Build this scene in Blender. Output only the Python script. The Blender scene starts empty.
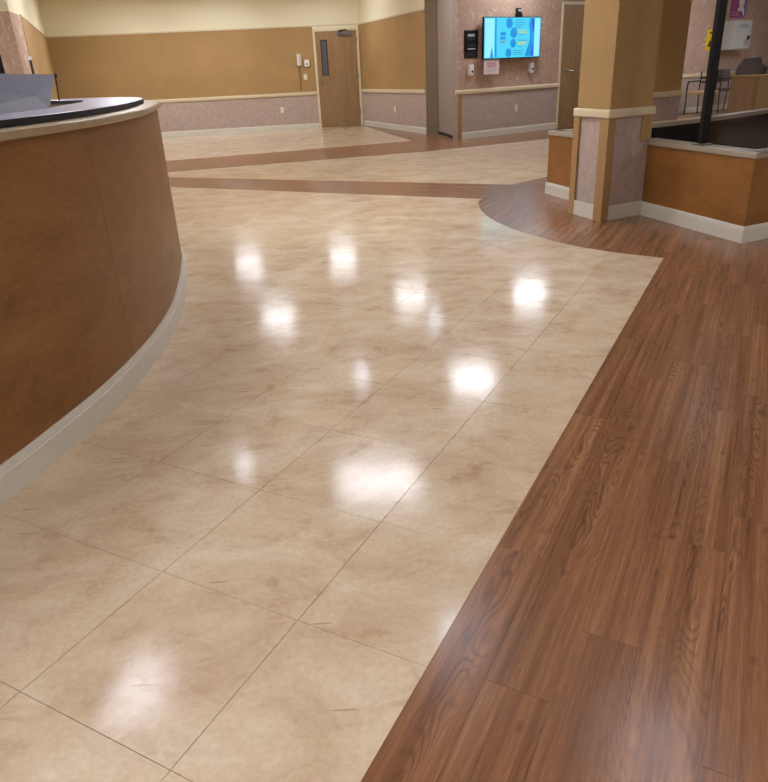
import bpy, bmesh, math, random
from mathutils import Matrix, Vector
random.seed(7)
R = math.radians
scene = bpy.context.scene
col = scene.collection

# ------------------------------------------------------------------ camera
cam_d = bpy.data.cameras.new('camera')
cam = bpy.data.objects.new('camera', cam_d)
col.objects.link(cam)
cam_d.sensor_fit = 'HORIZONTAL'
cam_d.sensor_width = 36.0
cam_d.lens = 36.0 * 690.0 / 768.0
cam_d.clip_start = 0.05
cam.matrix_world = (Matrix.Translation((0, 0, 1.2)) @ Matrix.Rotation(R(90 - 24.806), 4, 'X')
                    @ Matrix.Rotation(R(-2.847), 4, 'Z'))
scene.camera = cam

# ------------------------------------------------------------------ world, exposure
world = bpy.data.worlds.new('world')
scene.world = world
world.use_nodes = True
world.node_tree.nodes['Background'].inputs[0].default_value = (0.9, 0.93, 1.0, 1)
world.node_tree.nodes['Background'].inputs[1].default_value = 0.02
scene.view_settings.view_transform = 'Standard'
scene.view_settings.look = 'None'
scene.view_settings.exposure = 1.38
scene.view_settings.gamma = 1.0
scene.view_settings.use_curve_mapping = False
scene.cycles.use_denoising = True
scene.cycles.max_bounces = 8
scene.cycles.diffuse_bounces = 5
scene.cycles.sample_clamp_indirect = 6.0
PANEL_E = 17.0      # luminous ceiling panels
CAN_E = 26.0        # small downlights
CEIL = 3.02

# ------------------------------------------------------------------ node helpers
def s2l(c):
    return tuple(((v / 255) / 12.92 if v / 255 <= 0.04045 else ((v / 255 + 0.055) / 1.055) ** 2.4) for v in c) + (1,)

class NT:
    def __init__(s, name, rough=0.5, spec=0.5):
        s.m = bpy.data.materials.new(name)
        s.m.use_nodes = True
        s.t = s.m.node_tree
        s.b = s.t.nodes['Principled BSDF']
        s.b.inputs['Roughness'].default_value = rough
        s.b.inputs['Specular IOR Level'].default_value = spec
    def n(s, typ, **kw):
        nd = s.t.nodes.new(typ)
        for k, v in kw.items():
            if k.startswith('i_'):
                key = k[2:]
                key = int(key) if key.isdigit() else key.replace('_', ' ')
                s.put(nd.inputs[key], v)
            else:
                setattr(nd, k, v)
        return nd
    def put(s, sock, v):
        if isinstance(v, bpy.types.NodeSocket):
            s.t.links.new(v, sock)
        else:
            sock.default_value = v
    def math(s, op, a, b=0.0, c=None):
        nd = s.n('ShaderNodeMath', operation=op)
        s.put(nd.inputs[0], a); s.put(nd.inputs[1], b)
        if c is not None: s.put(nd.inputs[2], c)
        return nd.outputs[0]
    def noise(s, vec, scale, detail=4, rough=0.55, dist=0.0):
        nd = s.n('ShaderNodeTexNoise', i_Scale=scale, i_Detail=detail, i_Roughness=rough, i_Distortion=dist)
        if vec is not None: s.put(nd.inputs['Vector'], vec)
        return nd.outputs['Fac']
    def mapping(s, vec, scale=(1, 1, 1), rot=(0, 0, 0), loc=(0, 0, 0)):
        nd = s.n('ShaderNodeMapping')
        s.put(nd.inputs['Vector'], vec)
        nd.inputs['Scale'].default_value = scale
        nd.inputs['Rotation'].default_value = rot
        nd.inputs['Location'].default_value = loc
        return nd.outputs[0]
    def ramp(s, fac, stops, interp='LINEAR'):
        nd = s.n('ShaderNodeValToRGB')
        nd.color_ramp.interpolation = interp
        el = nd.color_ramp.elements
        while len(el) < len(stops): el.new(0.5)
        for e, (p, c) in zip(el, stops):
            e.position = p
            e.color = c if len(c) == 4 else s2l(c)
        s.put(nd.inputs[0], fac)
        return nd.outputs[0]
    def mix(s, fac, a, b, blend='MIX'):
        nd = s.n('ShaderNodeMix', data_type='RGBA', blend_type=blend)
        s.put(nd.inputs[0], fac); s.put(nd.inputs[6], a); s.put(nd.inputs[7], b)
        return nd.outputs[2]
    def mapr(s, v, a, b, c, d):
        nd = s.n('ShaderNodeMapRange', i_1=a, i_2=b, i_3=c, i_4=d)
        s.put(nd.inputs[0], v)
        return nd.outputs[0]
    def color(s, v): s.put(s.b.inputs['Base Color'], v)
    def bump(s, h, strength=0.2, dist=0.002):
        nd = s.n('ShaderNodeBump', i_Strength=strength, i_Distance=dist)
        s.put(nd.inputs['Height'], h)
        s.put(s.b.inputs['Normal'], nd.outputs[0])
    def pos(s): return s.n('ShaderNodeNewGeometry').outputs['Position']
    def obj(s): return s.n('ShaderNodeTexCoord').outputs['Object']

M = {}
def plain(name, rgb, rough=0.5, spec=0.4, metal=0.0, var=0.06, scale=18):
    t = NT(name, rough, spec)
    n = t.noise(t.pos(), scale, 4)
    c = s2l(rgb)
    lo = tuple(v * (1 - var) for v in c[:3]) + (1,)
    hi = tuple(min(1, v * (1 + var)) for v in c[:3]) + (1,)
    t.color(t.ramp(n, [(0.3, lo), (0.7, hi)]))
    t.b.inputs['Metallic'].default_value = metal
    M[name] = t.m
    return t.m

def emit(name, rgb, strength):
    t = NT(name, 0.3, 0.3)
    t.color((0.02, 0.02, 0.02, 1))
    t.b.inputs['Emission Color'].default_value = s2l(rgb)
    t.b.inputs['Emission Strength'].default_value = strength
    M[name] = t.m

# ------------------------------------------------------------------ materials
def floor_gloss(t, pos, base_r, h=0.10):
    """worn polish: long ripples, fine orange peel and hairline scratches"""
    ripple = t.noise(t.mapping(pos, (1, 1, 1)), 22, 2, 0.5)
    fine = t.noise(t.mapping(pos, (1, 2.5, 1), (0, 0, 0.1)), 75, 3, 0.6)
    str_ = t.noise(t.mapping(pos, (14, 90, 1), (0, 0, 0.12)), 1.0, 4, 0.65)
    hgt = t.math('ADD', t.math('MULTIPLY', ripple, 1.0), t.math('MULTIPLY', fine, 0.55))
    hgt = t.math('ADD', hgt, t.math('MULTIPLY', str_, 0.5))
    for sc_, mp, rot in ((5.0, (1.0, 5.0, 1), 0.6), (6.0, (4.0, 0.8, 1), -0.4), (7.0, (1.0, 6.0, 1), -0.9)):
        v1 = t.n('ShaderNodeTexVoronoi', voronoi_dimensions='2D', feature='DISTANCE_TO_EDGE', i_Scale=sc_)
        t.put(v1.inputs['Vector'], t.mapping(pos, mp, (0, 0, rot)))
        hgt = t.math('ADD', hgt, t.math('MULTIPLY', t.mapr(v1.outputs['Distance'], 0.0, 0.018, 0.0, 1.0), 0.42))
    t.bump(hgt, h, 0.004)
    wear = t.noise(pos, 3.5, 5, 0.6)
    t.put(t.b.inputs['Roughness'], t.mapr(wear, 0.3, 0.7, base_r * 0.9, base_r * 1.1))

def make_tile():
    t = NT('vinyl_stone_tile', 0.2, 0.15)
    p = t.pos()
    q = t.mapping(p, (1.0, 1.35, 1), (0, 0, R(-50)))
    a = t.noise(q, 2.6, 9, 0.64, 0.8)
    b = t.noise(t.mapping(p, (1.0, 1.4, 1), (0, 0, R(-65)), (4, 9, 0)), 5.5, 9, 0.72, 0.6)
    c = t.noise(p, 60, 4, 0.6)
    base = t.ramp(a, [(0.32, (184, 154, 124)), (0.45, (204, 180, 149)), (0.55, (217, 198, 169)), (0.70, (231, 218, 195))])
    vein = t.ramp(b, [(0.34, (178, 143, 113)), (0.46, (211, 188, 158)), (0.66, (224, 207, 180))])
    colr = t.mix(0.45, base, vein)
    fine = t.ramp(c, [(0.3, (0.88, 0.87, 0.85, 1)), (0.7, (1.05, 1.05, 1.05, 1))])
    colr = t.mix(0.8, colr, fine, 'MULTIPLY')
    # short dark scuff marks
    v = t.n('ShaderNodeTexVoronoi', voronoi_dimensions='2D', i_Scale=2.2)
    t.put(v.inputs['Vector'], t.mapping(p, (1.0, 9.0, 1), (0, 0, 0.9)))
    sep = t.n('ShaderNodeSeparateColor')
    t.put(sep.inputs[0], v.outputs['Color'])
    scuff = t.math('MULTIPLY', t.math('LESS_THAN', v.outputs['Distance'], 0.06), t.math('GREATER_THAN', sep.outputs[0], 0.88))
    colr = t.mix(t.math('MULTIPLY', scuff, 0.35), colr, s2l((95, 70, 50)))
    t.color(colr)
    floor_gloss(t, p, 0.115, 0.030)
    M['tile'] = t.m
make_tile()

def make_plank():
    t = NT('wood_plank', 0.3, 0.4)
    o = t.obj()
    rnd = t.n('ShaderNodeObjectInfo').outputs['Random']
    isl = t.n('ShaderNodeNewGeometry').outputs['Random Per Island']
    r = t.math('ADD', rnd, isl)
    off = t.n('ShaderNodeCombineXYZ')
    t.put(off.inputs[0], t.math('MULTIPLY', r, 37.0))
    t.put(off.inputs[1], t.math('MULTIPLY', r, 91.0))
    add = t.n('ShaderNodeVectorMath', operation='ADD')
    t.put(add.inputs[0], o); t.put(add.inputs[1], off.outputs[0])
    p = add.outputs[0]
    # growth rings: contour lines of a stretched noise field make cathedrals and eyes
    n1 = t.noise(t.mapping(p, (1.5, 8.0, 1)), 1.0, 2.5, 0.42, 0.3)
    ring = t.math('SINE', t.math('MULTIPLY', n1, 190.0))
    ring = t.math('POWER', t.mapr(ring, -1, 1, 0, 1), 3.0)
    s1 = t.noise(t.mapping(p, (0.55, 20, 1)), 1.0, 4, 0.6, 0.15)
    s2 = t.noise(t.mapping(p, (1.4, 75, 1)), 1.0, 4, 0.65, 0.1)
    streak = t.math('ADD', t.math('MULTIPLY', s1, 0.55), t.math('MULTIPLY', s2, 0.45))
    fibre = t.noise(t.mapping(p, (14, 420, 1)), 1.0, 3, 0.6)
    tone = t.ramp(streak, [(0.32, (106, 69, 45)), (0.44, (131, 89, 60)), (0.54, (148, 104, 71)), (0.68, (174, 128, 92))])
    ringmask = t.mapr(t.noise(t.mapping(p, (0.9, 9.0, 1), (0, 0, 0), (3, 3, 3)), 1.0, 2, 0.5), 0.48, 0.62, 0.0, 0.58)
    c1 = t.mix(t.math('MULTIPLY', ring, ringmask), tone, s2l((86, 56, 37)))
    c2 = t.mix(0.6, c1, t.ramp(fibre, [(0.35, (0.66, 0.64, 0.62, 1)), (0.62, (1.10, 1.10, 1.10, 1))]), 'MULTIPLY')
    v = t.n('ShaderNodeTexVoronoi', voronoi_dimensions='2D', i_Scale=2.2)
    t.put(v.inputs['Vector'], t.mapping(p, (1.0, 2.0, 1)))
    knot = t.mapr(v.outputs['Distance'], 0.005, 0.05, 0.45, 0.0)
    c3 = t.mix(knot, c2, s2l((78, 48, 30)))
    per = t.ramp(t.math('FRACT', t.math('MULTIPLY', r, 7.31)), [(0.0, (0.93, 0.92, 0.91, 1)), (1.0, (1.06, 1.05, 1.04, 1))])
    t.color(t.mix(1.0, c3, per, 'MULTIPLY'))
    floor_gloss(t, t.pos(), 0.24, 0.07)
    M['plank'] = t.m
make_plank()

def make_veneer(name, stops, rough, sc=(1, 1, 6), k=1.0, grain='z'):
    t = NT(name, rough, 0.4)
    p = t.pos()
    a = t.noise(t.mapping(p, sc), 1.6 * k, 6, 0.6, 0.6)
    b = t.noise(t.mapping(p, tuple(v * 6 for v in sc)), 3.0 * k, 5, 0.65)
    f = t.math('ADD', t.math('MULTIPLY', a, 0.62), t.math('MULTIPLY', b, 0.38))
    t.color(t.ramp(f, stops))
    M[name] = t.m
make_veneer('desk_veneer', [(0.32, (116, 76, 36)), (0.5, (137, 93, 49)), (0.68, (153, 107, 62))], 0.42, (1.2, 1.2, 3.5))
make_veneer('booth_veneer', [(0.32, (128, 84, 36)), (0.5, (146, 98, 46)), (0.68, (160, 110, 56))], 0.42, (1.2, 1.2, 3.5))
make_veneer('door_oak', [(0.30, (130, 101, 66)), (0.5, (150, 120, 82)), (0.7, (164, 134, 96))], 0.45, (7, 7, 0.8))
make_veneer('guard_wood', [(0.3, (158, 124, 78)), (0.7, (176, 142, 96))], 0.45, (7, 7, 0.8))
make_veneer('cabinet_wood', [(0.3, (150, 112, 70)), (0.7, (176, 136, 92))], 0.45, (7, 7, 0.8))

def make_cover(name, rgb, var=0.10):
    t = NT(name, 0.75, 0.25)
    p = t.pos()
    w1 = t.noise(t.mapping(p, (220, 220, 14)), 1.0, 2)
    w2 = t.noise(t.mapping(p, (14, 14, 220)), 1.0, 2)
    big = t.noise(p, 1.4, 4)
    f = t.math('ADD', t.math('ADD', t.math('MULTIPLY', w1, 0.35), t.math('MULTIPLY', w2, 0.35)), t.math('MULTIPLY', big, 0.3))
    c = s2l(rgb)
    t.color(t.ramp(f, [(0.3, tuple(v * (1 - 2 * var) for v in c[:3]) + (1,)), (0.7, tuple(min(1, v * (1 + 2 * var)) for v in c[:3]) + (1,))]))
    M[name] = t.m
make_cover('tan_cover', (170, 138, 92))
make_cover('cream_paint', (233, 226, 194), 0.03)

def make_wainscot(name, a, b, sc):
    t = NT(name, 0.7, 0.25)
    n = t.noise(t.mapping(t.pos(), (1, 1, 0.8)), sc, 8, 0.7, 0.8)
    t.color(t.ramp(n, [(0.35, a), (0.65, b)]))
    M[name] = t.m
make_wainscot('lavender_cover', (172, 154, 142), (190, 173, 161), 16)

def make_pattern():
    t = NT('scroll_paper', 0.7, 0.25)
    p = t.pos()
    n = t.noise(t.mapping(p, (1, 1, 1)), 2.6, 1.0, 0.3, 1.5)
    ln = t.math('ABSOLUTE', t.math('SINE', t.math('MULTIPLY', n, 26.0)))
    ln = t.mapr(ln, 0.12, 0.55, 1.0, 0.0)
    msk = t.mapr(t.noise(t.mapping(p, (1, 1, 1), (0, 0, 0), (5, 2, 8)), 4.5, 2), 0.44, 0.54, 0.0, 1.0)
    base = t.ramp(t.noise(p, 20, 5), [(0.3, (176, 146, 127)), (0.7, (190, 161, 142))])
    t.color(t.mix(t.math('MULTIPLY', ln, msk), base, s2l((207, 182, 164))))
    M['pattern'] = t.m
make_pattern()

plain('rail_cream', (214, 200, 166), 0.4, var=0.02)
plain('base_white', (212, 207, 192), 0.4, var=0.025)
plain('frame_cream', (222, 208, 172), 0.4)
plain('joint', (138, 114, 86), 0.8)
plain('ceiling_white', (226, 224, 216), 0.85, var=0.03)
plain('wall_plain', (206, 190, 160), 0.8)
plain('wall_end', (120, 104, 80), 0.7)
plain('leaf_lavender', (156, 140, 128), 0.6, scale=30)
plain('slab_top', (168, 168, 186), 0.25, 0.5, var=0.05, scale=60)
plain('slab_edge', (42, 38, 40), 0.7, 0.2)
plain('cap_beige', (168, 148, 116), 0.3, var=0.08)
plain('cap_grey', (168, 156, 136), 0.3, var=0.03)
plain('grey_screen', (148, 150, 158), 0.55, 0.4, var=0.04)
plain('black', (16, 15, 16), 0.4)
plain('navy', (11, 11, 15), 0.6, 0.25)
plain('dark_grey', (52, 52, 54), 0.6)
plain('chair_grey', (84, 82, 82), 0.8)
plain('seat_beige', (205, 172, 128), 0.8)
plain('white_plastic', (232, 230, 226), 0.35, var=0.02)
plain('ivory_plastic', (222, 212, 186), 0.4, var=0.02)
plain('box_grey', (206, 208, 200), 0.4, var=0.03)
plain('closer_grey', (128, 126, 126), 0.4, metal=0.6)
plain('steel', (150, 148, 142), 0.3, metal=0.9)
plain('brass', (176, 148, 96), 0.3, metal=0.9)
plain('yellow', (236, 196, 20), 0.5)
plain('purple', (150, 42, 128), 0.5)
plain('paper_pink', (222, 204, 206), 0.7)
plain('ink_red', (176, 96, 104), 0.7)
plain('ink_grey', (176, 178, 186), 0.7)
plain('ink_dark', (58, 48, 40), 0.7)
plain('blue', (60, 110, 176), 0.5)
plain('window_grey', (92, 96, 104), 0.12, 0.6)
plain('window_dark', (54, 46, 38), 0.5)
emit('lamp_panel', (244, 246, 255), PANEL_E)
emit('lamp_panel_mid', (244, 246, 255), PANEL_E * 0.72)
emit('lamp_panel_dim', (244, 246, 255), PANEL_E * 0.5)
emit('lamp_can', (225, 236, 255), CAN_E)
emit('scr_cyan', (70, 205, 240), 0.42)
emit('scr_pale', (150, 232, 250), 0.42)
emit('scr_mid', (22, 142, 214), 0.42)
emit('scr_blue', (16, 96, 220), 0.42)
emit('scr_yellow', (190, 200, 90), 0.42)
emit('scr_text', (60, 160, 200), 0.42)
emit('scr_red', (150, 60, 90), 0.42)

def make_glass():
    t = NT('pane_glass', 0.03, 0.5)
    tr = t.n('ShaderNodeBsdfTransparent')
    tr.inputs[0].default_value = (0.86, 0.87, 0.88, 1)
    gl = t.n('ShaderNodeBsdfGlossy')
    gl.inputs['Roughness'].default_value = 0.03
    mx = t.n('ShaderNodeMixShader')
    fr = t.n('ShaderNodeLayerWeight', i_Blend=0.12)
    t.put(mx.inputs[0], t.mapr(fr.outputs['Facing'], 0.0, 1.0, 0.015, 0.3))
    t.t.links.new(tr.outputs[0], mx.inputs[1])
    t.t.links.new(gl.outputs[0], mx.inputs[2])
    t.t.links.new(mx.outputs[0], t.t.nodes['Material Output'].inputs['Surface'])
    M['glass'] = t.m
make_glass()

# ------------------------------------------------------------------ mesh helpers
def link(name, me, parent=None, loc=None, rz=None):
    o = bpy.data.objects.new(name, me)
    col.objects.link(o)
    if parent is not None: o.parent = parent
    if loc is not None: o.location = loc
    if rz is not None: o.rotation_euler = (0, 0, rz)
    return o

def tag(o, label, cat, group=None, kind=None):
    o['label'] = label
    o['category'] = cat
    if group: o['group'] = group
    if kind: o['kind'] = kind
    return o

def empty(name, loc, rz=0):
    o = bpy.data.objects.new(name, None)
    o.empty_display_size = 0.1
    col.objects.link(o)
    o.location = loc
    o.rotation_euler = (0, 0, rz)
    return o

class MB:
    def __init__(s): s.v, s.f = [], []
    def add(s, vs, fs):
        k = len(s.v)
        s.v += [tuple(v) for v in vs]
        s.f += [tuple(i + k for i in f) for f in fs]
        return s
    def box(s, x0, x1, y0, y1, z0, z1):
        return s.add([(x0, y0, z0), (x1, y0, z0), (x1, y1, z0), (x0, y1, z0), (x0, y0, z1), (x1, y0, z1), (x1, y1, z1), (x0, y1, z1)],
                     [(0, 3, 2, 1), (4, 5, 6, 7), (0, 1, 5, 4), (1, 2, 6, 5), (2, 3, 7, 6), (3, 0, 4, 7)])
    def prism(s, poly, z0, z1):
        n = len(poly)
        a = sum(poly[i][0] * poly[(i + 1) % n][1] - poly[(i + 1) % n][0] * poly[i][1] for i in range(n))
        if a < 0: poly = poly[::-1]
        vs = [(x, y, z0) for x, y in poly] + [(x, y, z1) for x, y in poly]
        fs = [tuple(range(n - 1, -1, -1)), tuple(range(n, 2 * n))]
        fs += [(i, (i + 1) % n, n + (i + 1) % n, n + i) for i in range(n)]
        return s.add(vs, fs)
    def yprism(s, poly, y0, y1):
        """polygon in xz, extruded along y"""
        n = len(poly)
        a = sum(poly[i][0] * poly[(i + 1) % n][1] - poly[(i + 1) % n][0] * poly[i][1] for i in range(n))
        if a < 0: poly = poly[::-1]
        vs = [(x, y0, z) for x, z in poly] + [(x, y1, z) for x, z in poly]
        fs = [tuple(range(n)), tuple(range(2 * n - 1, n - 1, -1))]
        fs += [((i + 1) % n, i, n + i, n + (i + 1) % n) for i in range(n)]
        return s.add(vs, fs)
    def tube(s, pts, r, n=8):
        pts = [Vector(p) for p in pts]
        rings = []
        for i, p in enumerate(pts):
            d = (pts[min(i + 1, len(pts) - 1)] - pts[max(i - 1, 0)]).normalized()
            a = d.orthogonal().normalized() if i == 0 else (prev - d * prev.dot(d)).normalized()
            prev = a
            b = d.cross(a)
            rr = r[i] if isinstance(r, (list, tuple)) else r
            rings.append([p + (a * math.cos(2 * math.pi * k / n) + b * math.sin(2 * math.pi * k / n)) * rr for k in range(n)])
        vs = [v for rg in rings for v in rg]
        fs = []
        for i in range(len(pts) - 1):
            for k in range(n):
                fs.append((i * n + k, i * n + (k + 1) % n, (i + 1) * n + (k + 1) % n, (i + 1) * n + k))
        fs.append(tuple(range(n - 1, -1, -1)))
        fs.append(tuple(range((len(pts) - 1) * n, len(pts) * n)))
        return s.add(vs, fs)
    def lathe(s, prof, n=20, axis='z', c=(0, 0, 0)):
        """prof: (radius, height)"""
        vs, fs = [], []
        for r, h in prof:
            for k in range(n):
                a = 2 * math.pi * k / n
                x, y = r * math.cos(a), r * math.sin(a)
                p = (x, y, h) if axis == 'z' else ((x, h, -y) if axis == 'y' else (h, x, y))
                vs.append((p[0] + c[0], p[1] + c[1], p[2] + c[2]))
        for i in range(len(prof) - 1):
            for k in range(n):
                fs.append((i * n + k, i * n + (k + 1) % n, (i + 1) * n + (k + 1) % n, (i + 1) * n + k))
        fs.append(tuple(range(n - 1, -1, -1)))
        fs.append(tuple(range((len(prof) - 1) * n, len(prof) * n)))
        return s.add(vs, fs)
    def mesh(s, name, mat, bevel=0.0, smooth=False):
        me = bpy.data.meshes.new(name)
        me.from_pydata(s.v, [], s.f)
        bm = bmesh.new()
        bm.from_mesh(me)
        bmesh.ops.recalc_face_normals(bm, faces=bm.faces)
        if bevel > 0:
            ed = [e for e in bm.edges if len(e.link_faces) == 2 and e.calc_face_angle(0) > 0.6]
            bmesh.ops.bevel(bm, geom=ed, offset=bevel, segments=2, affect='EDGES', profile=0.5, clamp_overlap=True)
        if smooth:
            for f in bm.faces: f.smooth = True
        bm.to_mesh(me)
        bm.free()
        if smooth:
            try: me.set_sharp_from_angle(angle=R(40))
            except Exception: pass
        me.materials.append(M[mat])
        return me
    def build(s, name, mat, parent=None, bevel=0.0, smooth=False, loc=None, rz=None):
        return link(name, s.mesh(name, mat, bevel, smooth), parent, loc, rz)

def structure(o, label, cat):
    return tag(o, label, cat, kind='structure')

# ------------------------------------------------------------------ floor
HB = R(28.5)
DB = (math.sin(HB), math.cos(HB))          # plank direction
DA = (math.cos(HB), -math.sin(HB))         # across
O0 = (-0.623, 1.503)                       # a tile corner
TS = 0.4388
def toAB(p):
    dx, dy = p[0] - O0[0], p[1] - O0[1]
    return (dx * DA[0] + dy * DA[1], dx * DB[0] + dy * DB[1])
def fromAB(a, b):
    return (O0[0] + a * DA[0] + b * DB[0], O0[1] + a * DA[1] + b * DB[1])

def clip(poly, x0, x1, y0, y1):
    def half(pl, inside, inter):
        out = []
        for i in range(len(pl)):
            p, q = pl[i - 1], pl[i]
            pi, qi = inside(p), inside(q)
            if qi:
                if not pi: out.append(inter(p, q))
                out.append(q)
            elif pi:
                out.append(inter(p, q))
        return out
    def ix(c): return lambda p, q: (c, p[1] + (q[1] - p[1]) * (c - p[0]) / (q[0] - p[0]))
    def iy(c): return lambda p, q: (p[0] + (q[0] - p[0]) * (c - p[1]) / (q[1] - p[1]), c)
    for ins, it in ((lambda p: p[0] >= x0, ix(x0)), (lambda p: p[0] <= x1, ix(x1)), (lambda p: p[1] >= y0, iy(y0)), (lambda p: p[1] <= y1, iy(y1))):
        if not poly: return []
        poly = half(poly, ins, it)
    out = []
    for p in poly:
        if not out or abs(p[0] - out[-1][0]) + abs(p[1] - out[-1][1]) > 1e-5: out.append(p)
    if len(out) > 1 and abs(out[0][0] - out[-1][0]) + abs(out[0][1] - out[-1][1]) < 1e-5: out.pop()
    return out if len(out) >= 3 else []
def area(pl):
    return abs(sum(pl[i - 1][0] * pl[i][1] - pl[i][0] * pl[i - 1][1] for i in range(len(pl)))) / 2

def catmull(pts, n):
    out = []
    P = [(2 * pts[0][0] - pts[1][0], 2 * pts[0][1] - pts[1][1])] + list(pts) + [(2 * pts[-1][0] - pts[-2][0], 2 * pts[-1][1] - pts[-2][1])]
    for i in range(1, len(P) - 2):
        for k in range(n):
            t = k / n
            r = []
            for c in (0, 1):
                p0, p1, p2, p3 = P[i - 1][c], P[i][c], P[i + 1][c], P[i + 2][c]
                r.append(0.5 * (2 * p1 + (p2 - p0) * t + (2 * p0 - 5 * p1 + 4 * p2 - p3) * t * t + (3 * p1 - p0 - 3 * p2 + p3) * t ** 3))
            out.append(tuple(r))
    out.append(pts[-1])
    return out

CURVE = catmull([(1.89, 4.47), (1.60, 4.72), (1.37, 5.01), (1.17, 5.42), (1.04, 5.85), (0.985, 6.25), (0.985, 6.6), (1.02, 6.9), (1.08, 7.06)], 5)
EDGE_A = 0.769                                # tile / wood seam in the A axis
E0 = fromAB(EDGE_A, -5.0)
POLY_MAIN = [E0] + CURVE + [(-4.2, 9.94), (-6.0, 6.0), (-6.0, -2.9)]
POLY_T2 = [(-3.66, 10.47), (1.53, 7.88), (2.05, 8.36), (6.0, 12.0), (6.0, 14.2), (3.09, 12.78), (0.77, 11.7)]
POLY_T1 = [(-3.48, 12.27), (0.76, 13.68), (-0.17, 18.35), (-1.27, 18.36), (-5.01, 17.92), (-7.2, 17.6), (-5.8, 11.5)]
POLY_W = [E0] + CURVE + [(1.53, 7.88), (2.05, 8.36), (6.0, 12.0), (8.0, 8.0), (8.0, -2.9)]
POLY_B2 = [(-4.2, 9.94), (1.08, 7.06), (1.53, 7.88), (-3.66, 10.47), (-4.2, 10.72)]
POLY_B1 = [(-4.2, 10.72), (-3.66, 10.47), (0.77, 11.7), (3.09, 12.78), (6.0, 14.2), (6.0, 16.5), (1.57, 13.5), (1.2, 15.1), (-0.17, 18.42), (-0.17, 18.35), (0.76, 13.68), (-3.48, 12.27), (-5.8, 11.5), (-5.8, 10.0)]

floor = MB().box(-9.5, 12.5, -5, 21, -0.12, -0.003).build('floor', 'joint')
structure(floor, 'glossy floor of beige stone-look tiles and brown wood-look planks', 'floor')

DESK = [(-2.3, -0.4), (-1.83, 0.45), (-1.46, 1.2), (-1.252, 1.892), (-1.172, 2.262), (-1.117, 2.623), (-1.093, 3.123), (-1.125, 3.6), (-1.199, 4.055),
        (-1.272, 4.417), (-1.40, 4.93), (-1.66, 5.55), (-2.08, 6.12), (-2.68, 6.55), (-3.4, 6.75)]
DCURVE = catmull(DESK, 8)
def desk_x(y):
    best = min(DCURVE, key=lambda p: abs(p[1] - y))
    return best[0]
def seen(p, pad=0.3):
    x, y = p
    if y < 0.55: return False
    if not (-0.62 * y - 0.35 - pad < x < 0.62 * y + 0.25 + pad): return False
    if y < 6.6 and x < desk_x(y) - 0.25: return False
    return True

def lay(poly, x0, y0, w, h, offs, gap, frame, name, mat, single, limit=300):
    """frame: (origin, dirx, diry). Cells w x h; offs(row) shifts along y."""
    org, dx, dy = frame
    loc = [((p[0] - org[0]) * dx[0] + (p[1] - org[1]) * dx[1], (p[0] - org[0]) * dy[0] + (p[1] - org[1]) * dy[1]) for p in poly]
    lx0, lx1 = min(p[0] for p in loc), max(p[0] for p in loc)
    ly0, ly1 = min(p[1] for p in loc), max(p[1] for p in loc)
    cells = []
    i = math.floor((lx0 - x0) / w)
    while x0 + i * w < lx1:
        o = offs(i)
        j = math.floor((ly0 - y0 - o) / h)
        while y0 + o + j * h < ly1:
            a0, b0 = x0 + i * w, y0 + o + j * h
            pl = clip(loc, a0 + gap, a0 + w - gap, b0 + gap, b0 + h - gap)
            if pl and area(pl) > 2e-4:
                cx, cy = a0 + w / 2, b0 + h / 2
                wx, wy = org[0] + cx * dx[0] + cy * dy[0], org[1] + cx * dx[1] + cy * dy[1]
                mx, my = sum(p[0] for p in pl) / len(pl), sum(p[1] for p in pl) / len(pl)
                mw = (org[0] + mx * dx[0] + my * dy[0], org[1] + mx * dx[1] + my * dy[1])
                cells.append((math.hypot(*mw), (wx, wy), cx, cy, pl, mw))
            j += 1
        i += 1
    cells.sort(key=lambda c: c[0])
    full = None
    rest = MB()
    n = 0
    for d, wpt, cx, cy, pl, mw in cells:
        lp = [(p[1] - cy, p[0] - cx) for p in pl]        # local x = long direction
        if single and n < limit and seen(mw):
            isfull = area(pl) > (w - 2 * gap) * (h - 2 * gap) * 0.9999
            if isfull and full: me = full
            else:
                me = MB().prism(lp, -0.006, 0.0).mesh(name, mat)
                if isfull: full = me
            # local x axis follows dy, local y follows dx (mirrored handedness is handled by the flip below)
            ob = link(name, me, floor, (wpt[0], wpt[1], 0))
            ob.matrix_local = Matrix(((dy[0], dx[0], 0, wpt[0]), (dy[1], dx[1], 0, wpt[1]), (0, 0, 1, 0), (0, 0, 0, 1)))
            n += 1
        else:
            rest.prism(pl if False else [(p[1], p[0]) for p in pl], -0.006, 0.0)
    if rest.v:
        me = rest.mesh(name + '_field', mat)
        ob = link(name + '_field', me, floor)
        ob.matrix_local = Matrix(((dy[0], dx[0], 0, org[0]), (dy[1], dx[1], 0, org[1]), (0, 0, 1, 0), (0, 0, 0, 1)))
        ob['kind'] = 'stuff'
    return n

FR = (O0, DA, DB)
lay(POLY_MAIN, 0, 0, TS, TS, lambda i: 0, 0.0010, FR, 'tile', 'tile', True, 290)
lay(POLY_T2, 0, 0, TS, TS, lambda i: 0, 0.0010, FR, 'tile', 'tile', False)
lay(POLY_T1, 0, 0, TS, TS, lambda i: 0, 0.0010, FR, 'tile', 'tile', False)
PW, PL = 0.1447, 0.877
known = {0: 0.47, 1: 0.022, 2: 0.249, 3: 0.690, 4: 0.876, 5: 0.36, 6: 0.58}
def poff(i):
    if i in known: return known[i]
    return random.Random(i * 13 + 5).random() * PL
lay(POLY_W, EDGE_A - 0.004, 0, PW, PL, poff, 0.0004, FR, 'plank', 'plank', True, 290)
h2 = R(118.6)
lay(POLY_B2, 0, 0, PW, PL, lambda i: random.Random(i + 50).random() * PL, 0.0006, ((1.08, 7.06), (math.cos(h2), -math.sin(h2)), (math.sin(h2), math.cos(h2))), 'plank', 'plank', False)
h1 = R(74)
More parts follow.
